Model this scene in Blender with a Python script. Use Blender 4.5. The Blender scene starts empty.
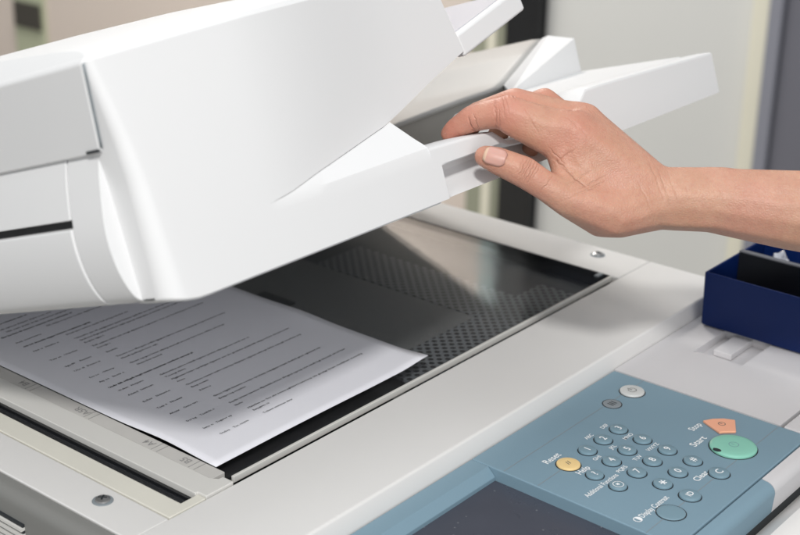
import bpy, bmesh, math, random
from mathutils import Vector, Matrix
R = math.radians
scene = bpy.context.scene
col = scene.collection
random.seed(7)

# ------------------------------------------------------------------ camera
cam_d = bpy.data.cameras.new('camera'); cam = bpy.data.objects.new('camera', cam_d); col.objects.link(cam)
right = Vector((0.634715, -0.772537, 0.017984)); up = Vector((0.275380, 0.247874, 0.928830)); fwd = Vector((0.722013, 0.584590, -0.370071))
m = Matrix((right, up, -fwd)).transposed().to_4x4()
m.translation = Vector((-0.522513, -0.562744, 0.443959)); cam.matrix_world = m
cam_d.sensor_width = 36; cam_d.lens = 1434.205 / 800 * 36
cam_d.clip_start = 0.02; cam_d.clip_end = 60
cam_d.dof.use_dof = True; cam_d.dof.focus_distance = 0.925; cam_d.dof.aperture_fstop = 9.0
scene.camera = cam

# ------------------------------------------------------------------ light
world = bpy.data.worlds.new('World'); scene.world = world; world.use_nodes = True
bgn = world.node_tree.nodes['Background']; bgn.inputs[0].default_value = (0.93, 0.97, 1.0, 1); bgn.inputs[1].default_value = 0.39
def area(name, loc, target, size, watts, colr, shape='DISK'):
    d = bpy.data.lights.new(name, 'AREA'); d.shape = shape; d.size = size; d.energy = watts; d.color = colr
    o = bpy.data.objects.new(name, d); col.objects.link(o); o.location = loc
    o.rotation_euler = (Vector(target) - Vector(loc)).to_track_quat('-Z', 'Y').to_euler(); return o
area('key_lamp', (-0.98, -0.90, 1.40), (0.10, 0.0, 0.08), 0.17, 23, (1.0, 0.985, 0.96))
area('ceiling_lamp', (0.35, 0.25, 2.3), (0.3, 0.1, 0.0), 1.8, 13, (0.96, 0.98, 1.0), 'SQUARE')
area('front_fill', (-1.3, -2.3, 0.9), (0.2, 0.0, 0.1), 1.6, 18, (0.97, 0.98, 1.0), 'SQUARE')  # added soft fill for the front and left faces, not an actual window
area('wall_fill', (1.9, 2.3, 2.1), (2.6, 2.4, -0.6), 0.8, 92, (1.0, 0.97, 0.92), 'SQUARE')  # added wash light to brighten the background wall
scene.view_settings.view_transform = 'Standard'; scene.view_settings.look = 'None'
scene.view_settings.exposure = 0.09; scene.view_settings.gamma = 1.0
scene.render.engine = 'CYCLES'

# ------------------------------------------------------------------ materials
def mat(name, color, rough=0.45, spec=0.5, grain=0.0, gscale=900, var=0.0, vscale=9, metal=0.0, coat=0.0, sss=0.0):
    mt = bpy.data.materials.new(name); mt.use_nodes = True
    nt = mt.node_tree; b = nt.nodes['Principled BSDF']
    b.inputs['Base Color'].default_value = (*color, 1); b.inputs['Roughness'].default_value = rough
    b.inputs['Specular IOR Level'].default_value = spec; b.inputs['Metallic'].default_value = metal
    b.inputs['Coat Weight'].default_value = coat
    if sss: 
        b.inputs['Subsurface Weight'].default_value = sss; b.inputs['Subsurface Scale'].default_value = 0.004
    tc = nt.nodes.new('ShaderNodeTexCoord')
    if var:
        n = nt.nodes.new('ShaderNodeTexNoise'); n.inputs['Scale'].default_value = vscale; n.inputs['Detail'].default_value = 5
        nt.links.new(tc.outputs['Object'], n.inputs['Vector'])
        mx = nt.nodes.new('ShaderNodeMix'); mx.data_type = 'RGBA'
        mx.inputs['A'].default_value = (*[c * (1 - var) for c in color], 1); mx.inputs['B'].default_value = (*[min(1, c * (1 + var)) for c in color], 1)
        nt.links.new(n.outputs['Fac'], mx.inputs['Factor']); nt.links.new(mx.outputs['Result'], b.inputs['Base Color'])
        mr = nt.nodes.new('ShaderNodeMapRange'); mr.inputs['To Min'].default_value = rough * 0.85; mr.inputs['To Max'].default_value = min(1, rough * 1.15)
        nt.links.new(n.outputs['Fac'], mr.inputs['Value']); nt.links.new(mr.outputs['Result'], b.inputs['Roughness'])
    if grain:
        n2 = nt.nodes.new('ShaderNodeTexNoise'); n2.inputs['Scale'].default_value = gscale; n2.inputs['Detail'].default_value = 2
        nt.links.new(tc.outputs['Object'], n2.inputs['Vector'])
        bp = nt.nodes.new('ShaderNodeBump'); bp.inputs['Strength'].default_value = grain; bp.inputs['Distance'].default_value = 0.0004
        nt.links.new(n2.outputs['Fac'], bp.inputs['Height']); nt.links.new(bp.outputs['Normal'], b.inputs['Normal'])
    return mt
M = {}
M['lid'] = mat('white_plastic', (0.735, 0.735, 0.738), 0.6, 0.2, 0.10, 1400, 0.012)
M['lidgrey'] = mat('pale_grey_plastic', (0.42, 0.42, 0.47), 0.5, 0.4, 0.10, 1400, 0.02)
M['deck'] = mat('warm_grey_plastic', (0.735, 0.725, 0.71), 0.5, 0.4, 0.22, 1500, 0.025)
M['deckcream'] = mat('aged_cream_plastic', (0.73, 0.712, 0.635), 0.5, 0.4, 0.1, 1300, 0.05, 25)
M['deckwhite'] = mat('off_white_plastic', (0.68, 0.67, 0.64), 0.5, 0.4, 0.15, 1400, 0.02)
M['bodyside'] = mat('body_grey_plastic', (0.21, 0.21, 0.20), 0.55, 0.35, 0.22, 1300, 0.02)
M['shelf'] = mat('shelf_grey_plastic', (0.60, 0.59, 0.60), 0.55, 0.35, 0.22, 1500, 0.025)
M['blue'] = mat('slate_blue_plastic', (0.195, 0.300, 0.370), 0.48, 0.4, 0.18, 1600, 0.04, 14)
M['key'] = mat('key_blue_plastic', (0.185, 0.290, 0.350), 0.32, 0.5, 0.05, 1600, 0.04, 40)
M['gap'] = mat('dark_gap', (0.02, 0.024, 0.028), 0.6)
M['black'] = mat('black_plastic', (0.012, 0.013, 0.015), 0.3, 0.5, 0, 0, 0.2, 30)
M['blackglass'] = mat('black_slit_glass', (0.010, 0.011, 0.013), 0.12, 0.5)
M['screen'] = mat('touch_screen_film', (0.060, 0.065, 0.085), 0.32, 0.4, 0.1, 2200, 0.10, 30)
M['white_ink'] = mat('white_ink', (0.85, 0.87, 0.88), 0.6)
M['dark_ink'] = mat('dark_ink', (0.10, 0.10, 0.10), 0.6)
M['faded_ink'] = mat('faded_scale_ink', (0.32, 0.315, 0.31), 0.6)
M['scale'] = mat('scale_strip_print', (0.58, 0.565, 0.54), 0.5, 0.4, 0, 0, 0.06, 60)
M['yellow'] = mat('cream_yellow_key', (0.82, 0.60, 0.28), 0.35, 0.5, 0, 0, 0.03, 40)
M['green'] = mat('mint_key', (0.25, 0.57, 0.45), 0.35, 0.5, 0.05, 1500, 0.04, 40)
M['orange'] = mat('salmon_key', (0.86, 0.42, 0.27), 0.35, 0.5, 0, 0, 0.03, 40)
M['greykey'] = mat('grey_key', (0.60, 0.61, 0.60), 0.35, 0.5, 0, 0, 0.03, 40)
M['midgrey'] = mat('mid_grey_plastic', (0.24, 0.27, 0.29), 0.45, 0.4)
M['steel'] = mat('screw_steel', (0.42, 0.42, 0.42), 0.32, 0.5, 0, 0, 0.1, 200, metal=0.9)
M['paper'] = mat('paper', (0.80, 0.80, 0.85), 0.75, 0.2, 0.12, 700, 0.012, 40)
M['ink'] = mat('print_ink', (0.085, 0.085, 0.095), 0.7)
M['navy'] = mat('navy_plastic', (0.004, 0.017, 0.095), 0.35, 0.2, 0.06, 700, 0.15, 12)
M['grey_rim'] = mat('grey_divider_edge', (0.13, 0.135, 0.15), 0.4)
M['beige'] = mat('beige_wall_paint', (0.74, 0.65, 0.585), 0.8, 0.2, 0.1, 60, 0.04, 2)
M['greywall'] = mat('pale_grey_panel', (0.69, 0.69, 0.67), 0.7, 0.3, 0.05, 60, 0.03, 2)
M['olive'] = mat('olive_frame_paint', (0.33, 0.34, 0.26), 0.6, 0.3, 0, 0, 0.05, 3)
M['creamtrim'] = mat('cream_trim_paint', (0.80, 0.77, 0.64), 0.6, 0.3, 0, 0, 0.03, 3)
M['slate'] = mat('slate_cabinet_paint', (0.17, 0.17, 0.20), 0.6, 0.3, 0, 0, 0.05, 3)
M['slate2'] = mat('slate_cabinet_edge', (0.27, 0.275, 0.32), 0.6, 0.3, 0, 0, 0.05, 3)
M['darkglass'] = mat('dark_window_glass', (0.012, 0.014, 0.02), 0.15, 0.3)
M['teal'] = mat('pale_teal_paint', (0.42, 0.52, 0.52), 0.6)
M['palegreen'] = mat('pale_green_paint', (0.50, 0.53, 0.38), 0.7)
M['umber'] = mat('dark_umber_plastic', (0.06, 0.055, 0.045), 0.6)
M['trayshade'] = mat('tray_plastic_painted_shade', (0.43, 0.42, 0.405), 0.5, 0.4, 0.1, 1400, 0.03)  # shade from the feeder and input tray is put into this greyer colour
M['trayinner_shade'] = mat('inner_tray_painted_shade', (0.36, 0.345, 0.32), 0.55, 0.3, 0.1, 1400, 0.05)  # tray pocket floor and riser: their shade is darkened into the base colour
M['darkplate'] = mat('dark_scanner_metal', (0.05, 0.052, 0.055), 0.5, 0.4, 0, 0, 0.1, 20)
M['lens'] = mat('lens_cover_metal', (0.20, 0.20, 0.195), 0.5, 0.4, 0, 0, 0.1, 20)
M['floor'] = mat('floor_vinyl', (0.30, 0.28, 0.25), 0.6, 0.3, 0, 0, 0.1, 4)
M['nail_edge'] = mat('fingernail_edge', (0.62, 0.43, 0.31), 0.4, 0.4)
M['nail'] = mat('fingernail', (0.56, 0.31, 0.255), 0.36, 0.45, 0, 0, 0.03, 200, sss=0.15)
M['clear'] = mat('crumpled_clear_film', (0.75, 0.78, 0.85), 0.12, 0.5)
M['clear'].node_tree.nodes['Principled BSDF'].inputs['Transmission Weight'].default_value = 0.45

def glass_mat():
    mt = bpy.data.materials.new('platen_glass'); mt.use_nodes = True; nt = mt.node_tree; nt.nodes.clear()
    out = nt.nodes.new('ShaderNodeOutputMaterial'); mx = nt.nodes.new('ShaderNodeMixShader')
    tr = nt.nodes.new('ShaderNodeBsdfTransparent'); tr.inputs[0].default_value = (0.92, 0.93, 0.935, 1)
    gl = nt.nodes.new('ShaderNodeBsdfGlossy'); gl.inputs['Roughness'].default_value = 0.05
    ge = nt.nodes.new('ShaderNodeNewGeometry'); dt = nt.nodes.new('ShaderNodeVectorMath'); dt.operation = 'DOT_PRODUCT'
    nt.links.new(ge.outputs['Incoming'], dt.inputs[0]); nt.links.new(ge.outputs['Normal'], dt.inputs[1])
    def mth(op, a, c=None):
        n = nt.nodes.new('ShaderNodeMath'); n.operation = op
        for i, v in enumerate((a, c)):
            if v is None: continue
            if isinstance(v, (int, float)): n.inputs[i].default_value = v
            else: nt.links.new(v, n.inputs[i])
        return n.outputs[0]
    sch = mth('ADD', 0.05, mth('MULTIPLY', 0.95, mth('POWER', mth('SUBTRACT', 1.0, mth('ABSOLUTE', dt.outputs['Value'])), 5.0)))   # the same both ways through the pane
    nt.links.new(sch, mx.inputs[0]); nt.links.new(tr.outputs[0], mx.inputs[1]); nt.links.new(gl.outputs[0], mx.inputs[2]); nt.links.new(mx.outputs[0], out.inputs[0])
    return mt
M['glass'] = glass_mat()

def smear(mt, node, lo, hi, scale):   # finger smears: gloss varies across the surface
    nt = mt.node_tree; tc = nt.nodes.new('ShaderNodeTexCoord'); n = nt.nodes.new('ShaderNodeTexNoise'); n.inputs['Scale'].default_value = scale; n.inputs['Detail'].default_value = 6; n.inputs['Distortion'].default_value = 1.5
    mr = nt.nodes.new('ShaderNodeMapRange'); mr.inputs['From Min'].default_value = 0.35; mr.inputs['From Max'].default_value = 0.7; mr.inputs['To Min'].default_value = lo; mr.inputs['To Max'].default_value = hi
    nt.links.new(tc.outputs['Object'], n.inputs['Vector']); nt.links.new(n.outputs['Fac'], mr.inputs['Value']); nt.links.new(mr.outputs['Result'], node.inputs['Roughness'])
smear(M['glass'], [n for n in M['glass'].node_tree.nodes if n.type == 'BSDF_GLOSSY'][0], 0.03, 0.13, 14)
smear(M['screen'], M['screen'].node_tree.nodes['Principled BSDF'], 0.22, 0.45, 22)
def dust(mt, color):
    nt = mt.node_tree; bs = nt.nodes['Principled BSDF']; tc = nt.nodes.new('ShaderNodeTexCoord'); v = nt.nodes.new('ShaderNodeTexVoronoi'); v.inputs['Scale'].default_value = 110; nt.links.new(tc.outputs['Object'], v.inputs['Vector'])
    mr = nt.nodes.new('ShaderNodeMapRange'); mr.inputs['From Min'].default_value = 0.05; mr.inputs['From Max'].default_value = 0.09; mr.inputs['To Min'].default_value = 0.45; mr.inputs['To Max'].default_value = 0.0
    nt.links.new(v.outputs['Distance'], mr.inputs['Value']); mx = nt.nodes.new('ShaderNodeMix'); mx.data_type = 'RGBA'
    old = bs.inputs['Base Color'].links[0].from_socket; nt.links.new(old, mx.inputs['A']); mx.inputs['B'].default_value = (*color, 1)
    nt.links.new(mr.outputs['Result'], mx.inputs['Factor']); nt.links.new(mx.outputs['Result'], bs.inputs['Base Color'])
dust(M['screen'], (0.3, 0.3, 0.32))
def dot_mat():   # perforated black-and-grey tray under the glass
    mt = bpy.data.materials.new('perforated_tray'); mt.use_nodes = True; nt = mt.node_tree; b = nt.nodes['Principled BSDF']
    b.inputs['Roughness'].default_value = 0.45
    tc = nt.nodes.new('ShaderNodeTexCoord'); sep = nt.nodes.new('ShaderNodeSeparateXYZ'); nt.links.new(tc.outputs['Object'], sep.inputs[0])
    def mth(op, a, bb=None, clamp=False):
        n = nt.nodes.new('ShaderNodeMath'); n.operation = op; n.use_clamp = clamp
        for i, v in enumerate((a, bb)):
            if v is None: continue
            if isinstance(v, (int, float)): n.inputs[i].default_value = v
            else: nt.links.new(v, n.inputs[i])
        return n.outputs[0]
    p = 0.0090
    def lattice(ox):
        fx = mth('SUBTRACT', mth('FRACT', mth('ADD', mth('DIVIDE', sep.outputs[0], p), 50 + ox)), 0.5)
        fy = mth('SUBTRACT', mth('FRACT', mth('ADD', mth('DIVIDE', sep.outputs[1], p), 50 + ox)), 0.5)
        return mth('SQRT', mth('ADD', mth('MULTIPLY', fx, fx), mth('MULTIPLY', fy, fy)))
    d = mth('MINIMUM', lattice(0.0), lattice(0.5))
    mr = nt.nodes.new('ShaderNodeMapRange'); mr.inputs['From Min'].default_value = 0.21; mr.inputs['From Max'].default_value = 0.27
    nt.links.new(d, mr.inputs['Value'])
    mx = nt.nodes.new('ShaderNodeMix'); mx.data_type = 'RGBA'
    mx.inputs['A'].default_value = (0.006, 0.006, 0.007, 1); mx.inputs['B'].default_value = (0.20, 0.21, 0.22, 1)
    nt.links.new(mr.outputs['Result'], mx.inputs['Factor']); nt.links.new(mx.outputs['Result'], b.inputs['Base Color'])
    return mt
M['dots'] = dot_mat()

# ------------------------------------------------------------------ mesh helpers
def bm_box(bm, x0, x1, y0, y1, z0, z1):
    vs = [bm.verts.new((x, y, z)) for x in (x0, x1) for y in (y0, y1) for z in (z0, z1)]
    for f in ((0, 1, 3, 2), (4, 6, 7, 5), (0, 4, 5, 1), (2, 3, 7, 6), (0, 2, 6, 4), (1, 5, 7, 3)): bm.faces.new([vs[i] for i in f])
    return vs
def bm_prism(bm, pts, axis, a0, a1):
    """pts: 2-D outline; axis: 'x','y','z' extruded from a0 to a1. Outline coords are the remaining axes in order."""
    def P(p, a): return {'x': (a, p[0], p[1]), 'y': (p[0], a, p[1]), 'z': (p[0], p[1], a)}[axis]
    A = [bm.verts.new(P(p, a0)) for p in pts]; B = [bm.verts.new(P(p, a1)) for p in pts]
    n = len(pts); bm.faces.new(A); bm.faces.new(B[::-1])
    for i in range(n): bm.faces.new((A[i], A[(i + 1) % n], B[(i + 1) % n], B[i]))
    return A, B
def bm_lathe(bm, prof, c, seg=40, cap=True):
    """prof: (radius, z) from the bottom up"""
    rings = []
    for r_, z in prof:
        rings.append([bm.verts.new((c[0] + r_ * math.cos(2 * math.pi * k / seg), c[1] + r_ * math.sin(2 * math.pi * k / seg), c[2] + z)) for k in range(seg)])
    for a, b in zip(rings, rings[1:]):
        for k in range(seg): bm.faces.new((a[k], a[(k + 1) % seg], b[(k + 1) % seg], b[k]))
    if cap: bm.faces.new(rings[-1]); bm.faces.new(rings[0][::-1])
def grid_faces(bm, rows):
    V = [[bm.verts.new(p) for p in r_] for r_ in rows]
    for a, b in zip(V, V[1:]):
        for i in range(len(a) - 1):
            bm.faces.new((a[i], a[i + 1], b[i + 1], b[i]))
    return V
def obj(name, bm, material, parent=None, bevel=0.0, seg=2, smooth=35, recalc=True):
    if recalc: bmesh.ops.recalc_face_normals(bm, faces=bm.faces)
    me = bpy.data.meshes.new(name); bm.to_mesh(me); bm.free()
    for mm in (material if isinstance(material, (list, tuple)) else [material]): me.materials.append(mm)
    for p in me.polygons: p.use_smooth = True
    me.set_sharp_from_angle(angle=R(smooth))
    o = bpy.data.objects.new(name, me); col.objects.link(o)
    if bevel:
        b = o.modifiers.new('bevel', 'BEVEL'); b.width = bevel; b.segments = seg; b.limit_method = 'ANGLE'; b.angle_limit = R(30); b.harden_normals = True
    if parent is not None:
        o.parent = parent
        if 'origin' in parent: o.location = -Vector(parent['origin'])
    return o
def thing(name, label, cat, loc, group=None):
    o = bpy.data.objects.new(name, None); col.objects.link(o); o.location = loc; o.empty_display_size = 0.05
    o['label'] = label; o['category'] = cat; o['origin'] = list(loc)
    if group: o['group'] = group
    return o
def tag(o, label, cat, group=None):
    o['label'] = label; o['category'] = cat
    if group: o['group'] = group
    return o
def struct(o): o['kind'] = 'structure'; return o
def text_bm(bm, s, size, loc, rot=0.0, align='LEFT', mi=0, h=0.0, sx=1.0):
    """flat lettering added to a bmesh, reading along +x"""
    cu = bpy.data.curves.new('lettering', 'FONT'); cu.body = s; cu.size = size; cu.align_x = align; cu.align_y = 'CENTER'; cu.extrude = h; cu.resolution_u = 3; cu.offset = size * 0.012
    o = bpy.data.objects.new('lettering', cu); col.objects.link(o)
    bpy.context.view_layer.update()
    me = bpy.data.meshes.new_from_object(o.evaluated_get(bpy.context.evaluated_depsgraph_get()))
    me.transform(Matrix.Translation(loc) @ Matrix.Rotation(rot, 4, 'Z') @ Matrix.Diagonal((sx, 1, 1, 1)))
    n0 = len(bm.faces); bm.from_mesh(me); bm.faces.ensure_lookup_table()
    for f in bm.faces[n0:]: f.material_index = mi
    bpy.data.objects.remove(o); bpy.data.curves.remove(cu); bpy.data.meshes.remove(me)
NB = bmesh.new

# ------------------------------------------------------------------ the setting
b = NB(); bm_box(b, -4, 6, -4, 7, -1.0, -0.95); struct(obj('floor', b, M['floor']))
b = NB(); bm_box(b, 2.60, 2.72, 1.72, 6.0, -0.95, 2.4); bm_box(b, 2.601, 2.72, 1.668, 1.7199, 0.553, 2.4); tag(obj('wall', b, M['beige']), 'beige wall far behind the copier at the upper left', 'wall')
b = NB(); bm_box(b, 2.60, 2.70, 0.905, 1.49, -0.95, 0.28); tag(obj('partition_panel', b, M['greywall'], bevel=0.004), 'pale grey partition panel behind the hand and forearm', 'panel')
b = NB(); bm_box(b, 3.12, 3.2, -4.0, 6.5, -0.95, 2.4); struct(obj('room_wall', b, M['greywall']))
t = thing('window', 'dark window set above the pale grey partition panel', 'window', (2.65, 1.2, 0.28))
b = NB(); bm_box(b, 2.63, 2.65, 0.905, 1.49, 0.283, 1.9); obj('pane', b, M['darkglass'], t)
b = NB()
bm_box(b, 2.61, 2.67, 0.905, 1.49, 1.903, 1.96); bm_box(b, 2.61, 2.67, 0.857, 0.902, 0.283, 1.96); obj('window_frame', b, M['black'], t)
b = NB(); bm_box(b, 2.57, 2.70, 1.493, 1.60, -0.95, 2.4); tag(obj('pillar', b, M['black'], bevel=0.003), 'narrow black upright pillar behind the lifted lid', 'pillar')
t = thing('door_frame', 'olive grey door frame strip standing left of the black pillar', 'door frame', (2.62, 1.66, -0.95))
b = NB(); bm_box(b, 2.58, 2.68, 1.603, 1.717, -0.95, 0.55); obj('jamb', b, M['olive'], t, 0.003)
b = NB(); bm_box(b, 2.585, 2.68, 1.603, 1.665, 0.553, 2.4); obj('upper_jamb', b, M['teal'], t, 0.003)
b = NB(); bm_box(b, 2.575, 2.579, 1.63, 1.66, -0.95, 0.5); obj('jamb_strip', b, M['creamtrim'], t)
b = NB(); bm_box(b, 2.57, 2.69, 0.857, 0.902, -0.95, 0.28); tag(obj('trim_post', b, M['creamtrim'], bevel=0.004), 'cream upright trim post between grey partition and slate cabinet', 'post')
t = thing('cabinet', 'slate grey cabinet at the right edge behind the forearm', 'cabinet', (2.7, 0.6, -0.95))
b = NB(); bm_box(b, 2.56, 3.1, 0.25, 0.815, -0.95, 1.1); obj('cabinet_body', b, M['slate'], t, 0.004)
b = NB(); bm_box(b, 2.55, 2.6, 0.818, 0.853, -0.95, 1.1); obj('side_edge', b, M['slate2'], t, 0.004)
t = thing('wall_plate', 'pale green strip with a dark square on the beige wall', 'sign', (2.6, 3.69, -0.7))
b = NB(); bm_box(b, 2.590, 2.598, 3.60, 3.775, -1.0 + 0.06, -0.40); obj('strip', b, M['palegreen'], t)
b = NB(); bm_box(b, 2.580, 2.589, 3.615, 3.765, -0.688, -0.595); obj('dark_plate', b, M['umber'], t, 0.003)

# ------------------------------------------------------------------ the copier body
cop = thing('photocopier', 'white office photocopier with its document cover lifted and blue control panel', 'photocopier', (0.21, 0.12, -0.95))
def part(name, bm, mt, parent=cop, bevel=0.0008, seg=2, **k): return obj(name, bm, mt, parent, bevel, seg, **k)
def bx(name, x0, x1, y0, y1, z0, z1, mt, bevel=0.0008, parent=cop, **k):
    b = NB(); bm_box(b, x0, x1, y0, y1, z0, z1); return part(name, b, M[mt], parent, bevel, **k)

# lower body, with a rounded left shoulder and vent slots in the left face
b = NB()
prof = [(-0.0796, -0.0006)]
for k in range(7):
    a = R(90 + 90 * k / 6); prof.append((-0.0836 + 0.0075 * math.cos(a), -0.0085 + 0.0075 * math.sin(a)))
prof += [(-0.0915, -0.013), (-0.0925, -0.30), (-0.0796, -0.30)]
bm_prism(b, prof, 'y', -0.080, 0.42); side = part('left_side_panel', b, M['bodyside'], bevel=0)
b = NB()
for k in range(7):
    z = -0.0165 - 0.0042 * k
    vs = bm_box(b, -0.0931, -0.0900, 0.069, 0.30, z - 0.0019, z)
obj('vent_slots', b, M['gap'], side); side.children[0].location = (0, 0, 0)
b = NB()
for k in range(6):
    z = -0.0165 - 0.0042 * k - 0.00205
    bm_box(b, -0.0945, -0.0905, 0.069, 0.30, z - 0.0021, z)
o = obj('vent_louvre', b, M['deckwhite'], side)
bx('lower_body', -0.079, 0.497, -0.080, 0.42, -0.30, -0.030, 'bodyside', 0)
bx('cabinet_body', -0.090, 0.50, -0.225, 0.42, -0.95, -0.303, 'bodyside', 0.004)

# top covers
z0 = -0.022
fs = [(-0.0118, z0), (-0.0118, 0.0), (-0.0820, 0.0)]
for k in range(5):
    a = R(90 + 75 * k / 4); fs.append((-0.0820 + 0.0022 * math.cos(a), -0.0022 + 0.0022 * math.sin(a)))
fs += [(-0.0872, -0.0125), (-0.0872, z0)]
b = NB(); bm_prism(b, fs, 'x', -0.0786, 0.4975); part('front_cover', b, M['deck'], bevel=0.0012)
b = NB(); bm_prism(b, [(0.4465, -0.0112), (0.4975, -0.0112), (0.4975, 0.42), (0.4465, 0.42)], 'z', z0, 0.0003); rc = part('right_cover', b, M['deck'], bevel=0.0012)
bx('rear_cover', -0.0786, 0.446, 0.306, 0.42, z0, 0.0002, 'deck', 0.0012)
bx('left_cover', -0.0786, -0.0489, -0.0112, 0.3055, z0, 0.0, 'deck', 0.0010)
b = NB(); bm_prism(b, [(-0.0481, -0.0108), (-0.0192, -0.0108), (-0.0192, -0.0036), (-0.0328, -0.0036), (-0.0328, 0.305), (-0.0481, 0.305)], 'z', z0, 0.0002); part('cream_strip', b, M['deckcream'], bevel=0.0007)
bx('scanning_slit', -0.0326, -0.0212, -0.0034, 0.305, z0, -0.0026, 'blackglass', 0)
b = NB(); bm_box(b, -0.0322, -0.0313, -0.003, 0.304, -0.0025, -0.0008); bm_box(b, -0.0248, -0.0240, -0.003, 0.304, -0.0025, -0.0014); part('slit_rail', b, M['black'], bevel=0)
b = NB(); bm_prism(b, [(-0.0210, -0.0034), (-0.0190, -0.0034), (-0.0190, -0.0108), (0.0035, -0.0108), (0.0035, -0.0016), (0.0000, -0.0016), (-0.0030, 0.0035), (-0.0030, 0.305), (-0.0210, 0.305)], 'z', z0, 0.0016); part('glass_edge_strip', b, M['deckwhite'], bevel=0.0006)
b = NB(); bm_box(b, -0.0027, 0.0085, 0.002, 0.305, -0.004, 0.0011)
sc = part('size_scale', b, M['scale'], bevel=0.0003)
zt = 0.0013
for yy, s in ((0.018, 'B5'), (0.052, 'A4'), (0.118, 'A5R'), (0.180, 'B4'), (0.235, 'A3')):
    b = NB()
    for dx in (0.0, 0.0030):
        bm_box(b, -0.0022, 0.0080, yy + dx * 1.6, yy + dx * 1.6 + 0.0005, 0.0011, zt)
    text_bm(b, s, 0.0074, (0.0028, yy + 0.0122, zt), R(90), 'CENTER'); part('scale_marking', b, M['faded_ink'], sc, 0, recalc=False)
b = NB(); bm_box(b, 0.0086, 0.4455, -0.0056, -0.0034, -0.004, 0.0005); part('front_glass_edge', b, M['deckwhite'], bevel=0.0004)
b = NB(); bm_box(b, -0.075, 0.495, -0.0160, 0.41, -0.075, -0.068); part('scanner_floor', b, M['gap'], bevel=0)
bx('perforated_tray', 0.2, 0.4150, -0.0012, 0.0450, -0.0135, -0.0110, 'dots', 0)
bx('perforated_tray', 0.3250, 0.3800, 0.0455, 0.215, -0.0135, -0.0110, 'dots', 0)
bx('lens_cover', 0.2, 0.3245, 0.0455, 0.304, -0.0135, -0.0118, 'lens', 0)
bx('tray_end', 0.3805, 0.4440, 0.0455, 0.304, -0.0135, -0.0120, 'darkplate', 0); bx('tray_end', 0.4155, 0.4440, -0.0012, 0.0450, -0.0135, -0.0120, 'darkplate', 0); bx('tray_end', 0.3250, 0.3800, 0.2155, 0.304, -0.0135, -0.0120, 'darkplate', 0)
b = NB(); bm_box(b, 0.0090, 0.1995, -0.0012, 0.304, -0.034, -0.030)
part('scanner_tray', b, M['black'], bevel=0)
bx('sensor_block', 0.238, 0.250, 0.17, 0.205, -0.0300, -0.0105, 'black', 0.0004); bx('sensor_block', 0.205, 0.216, 0.165, 0.196, -0.030, -0.0105, 'black', 0.0004)
b = NB(); bm_box(b, 0.0088, 0.4452, -0.0028, 0.3055, -0.0030, -0.0004); part('platen_glass', b, M['glass'], bevel=0)
bx('rear_glass_gasket', 0.0088, 0.446, 0.3057, 0.3063, -0.02, 0.0006, 'black', 0)
bx('right_glass_gasket', 0.4453, 0.4464, -0.003, 0.305, -0.02, 0.0001, 'black', 0)
bx('glass_clip', 0.436, 0.4450, 0.0025, 0.0065, -0.0002, 0.0012, 'midgrey', 0.0004)
def screw(x, y, z):
    b = NB(); bm_lathe(b, [(0.0064, 0.0001), (0.0062, 0.00045), (0.0052, 0.00065)], (x, y, z), 32); s = part('screw', b, M['midgrey'], bevel=0)
    b = NB(); bm_lathe(b, [(0.0046, 0.0006), (0.0044, 0.0016), (0.0030, 0.0023), (0.0010, 0.0025)], (x, y, z), 32)
    h = part('screw_head', b, M['steel'], s, 0)
    b = NB()
    for a in (35, 125):
        p = [Vector((sx * 0.0026, sy * 0.00055, 0)) for sx, sy in ((-1, -1), (1, -1), (1, 1), (-1, 1))]
        bm_prism(b, [tuple((Matrix.Rotation(R(a), 2) @ q.to_2d()) + Vector((x, y))) for q in p], 'z', z + 0.0018, z + 0.00262 + a * 1e-7)
    part('screw_slot', b, M['gap'], s, 0)
screw(-0.0610, 0.0330, 0.0); screw(0.4795, 0.0300, 0.0003)

# shelf right of the control panel, with a shallow finger recess, and its rounded front
ZS = -0.0122
b = NB()
xs = [0.3165, 0.383, 0.4005, 0.437, 0.80]; ys = [-0.2190, -0.1555, -0.1160, -0.0876]
def sh(x, y, z): return b.verts.new((x, y, z))
G = [[sh(x, y, ZS) for x in xs] for y in ys]
for j in range(3):
    for i in range(4):
        if j == 1 and i in (1, 2): continue
        b.faces.new((G[j][i], G[j][i + 1], G[j + 1][i + 1], G[j + 1][i]))
lo = [sh(0.4005, -0.1555, ZS - 0.007), sh(0.4005, -0.1160, ZS - 0.007), sh(0.437, -0.1555, ZS - 0.007), sh(0.437, -0.1160, ZS - 0.007)]
b.faces.new((G[1][1], lo[0], lo[1], G[2][1])); b.faces.new((lo[0], lo[2], lo[3], lo[1])); b.faces.new((lo[2], G[1][3], G[2][3], lo[3]))
b.faces.new((G[1][1], G[1][2], G[1][3], lo[2], lo[0])); b.faces.new((G[2][1], lo[1], lo[3], G[2][3], G[2][2]))
fr = [[sh(x, -0.2190, ZS - 0.035) for x in xs]]
for i in range(4): b.faces.new((fr[0][i], fr[0][i + 1], G[0][i + 1], G[0][i]))
lf = [sh(xs[0], y, ZS - 0.035) for y in ys]
for j in range(3): b.faces.new((G[j][0], G[j + 1][0], lf[j + 1], lf[j]))
shelf = part('side_shelf', b, M['shelf'], bevel=0)
bx('shelf_tab', 0.4008, 0.4368, -0.1390, -0.1240, ZS - 0.0068, ZS - 0.0020, 'shelf', 0.0006)
bx('shelf_front_strip', 0.3165, 0.80, -0.2402, -0.2213, ZS - 0.03, ZS, 'shelf', 0.0010)
bx('shelf_gap', 0.3150, 0.80, -0.2240, -0.2160, -0.030, -0.0180, 'gap', 0)
bx('lower_tray', -0.078, 0.80, -0.236, -0.0895, -0.075, -0.048, 'bodyside', 0)
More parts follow.
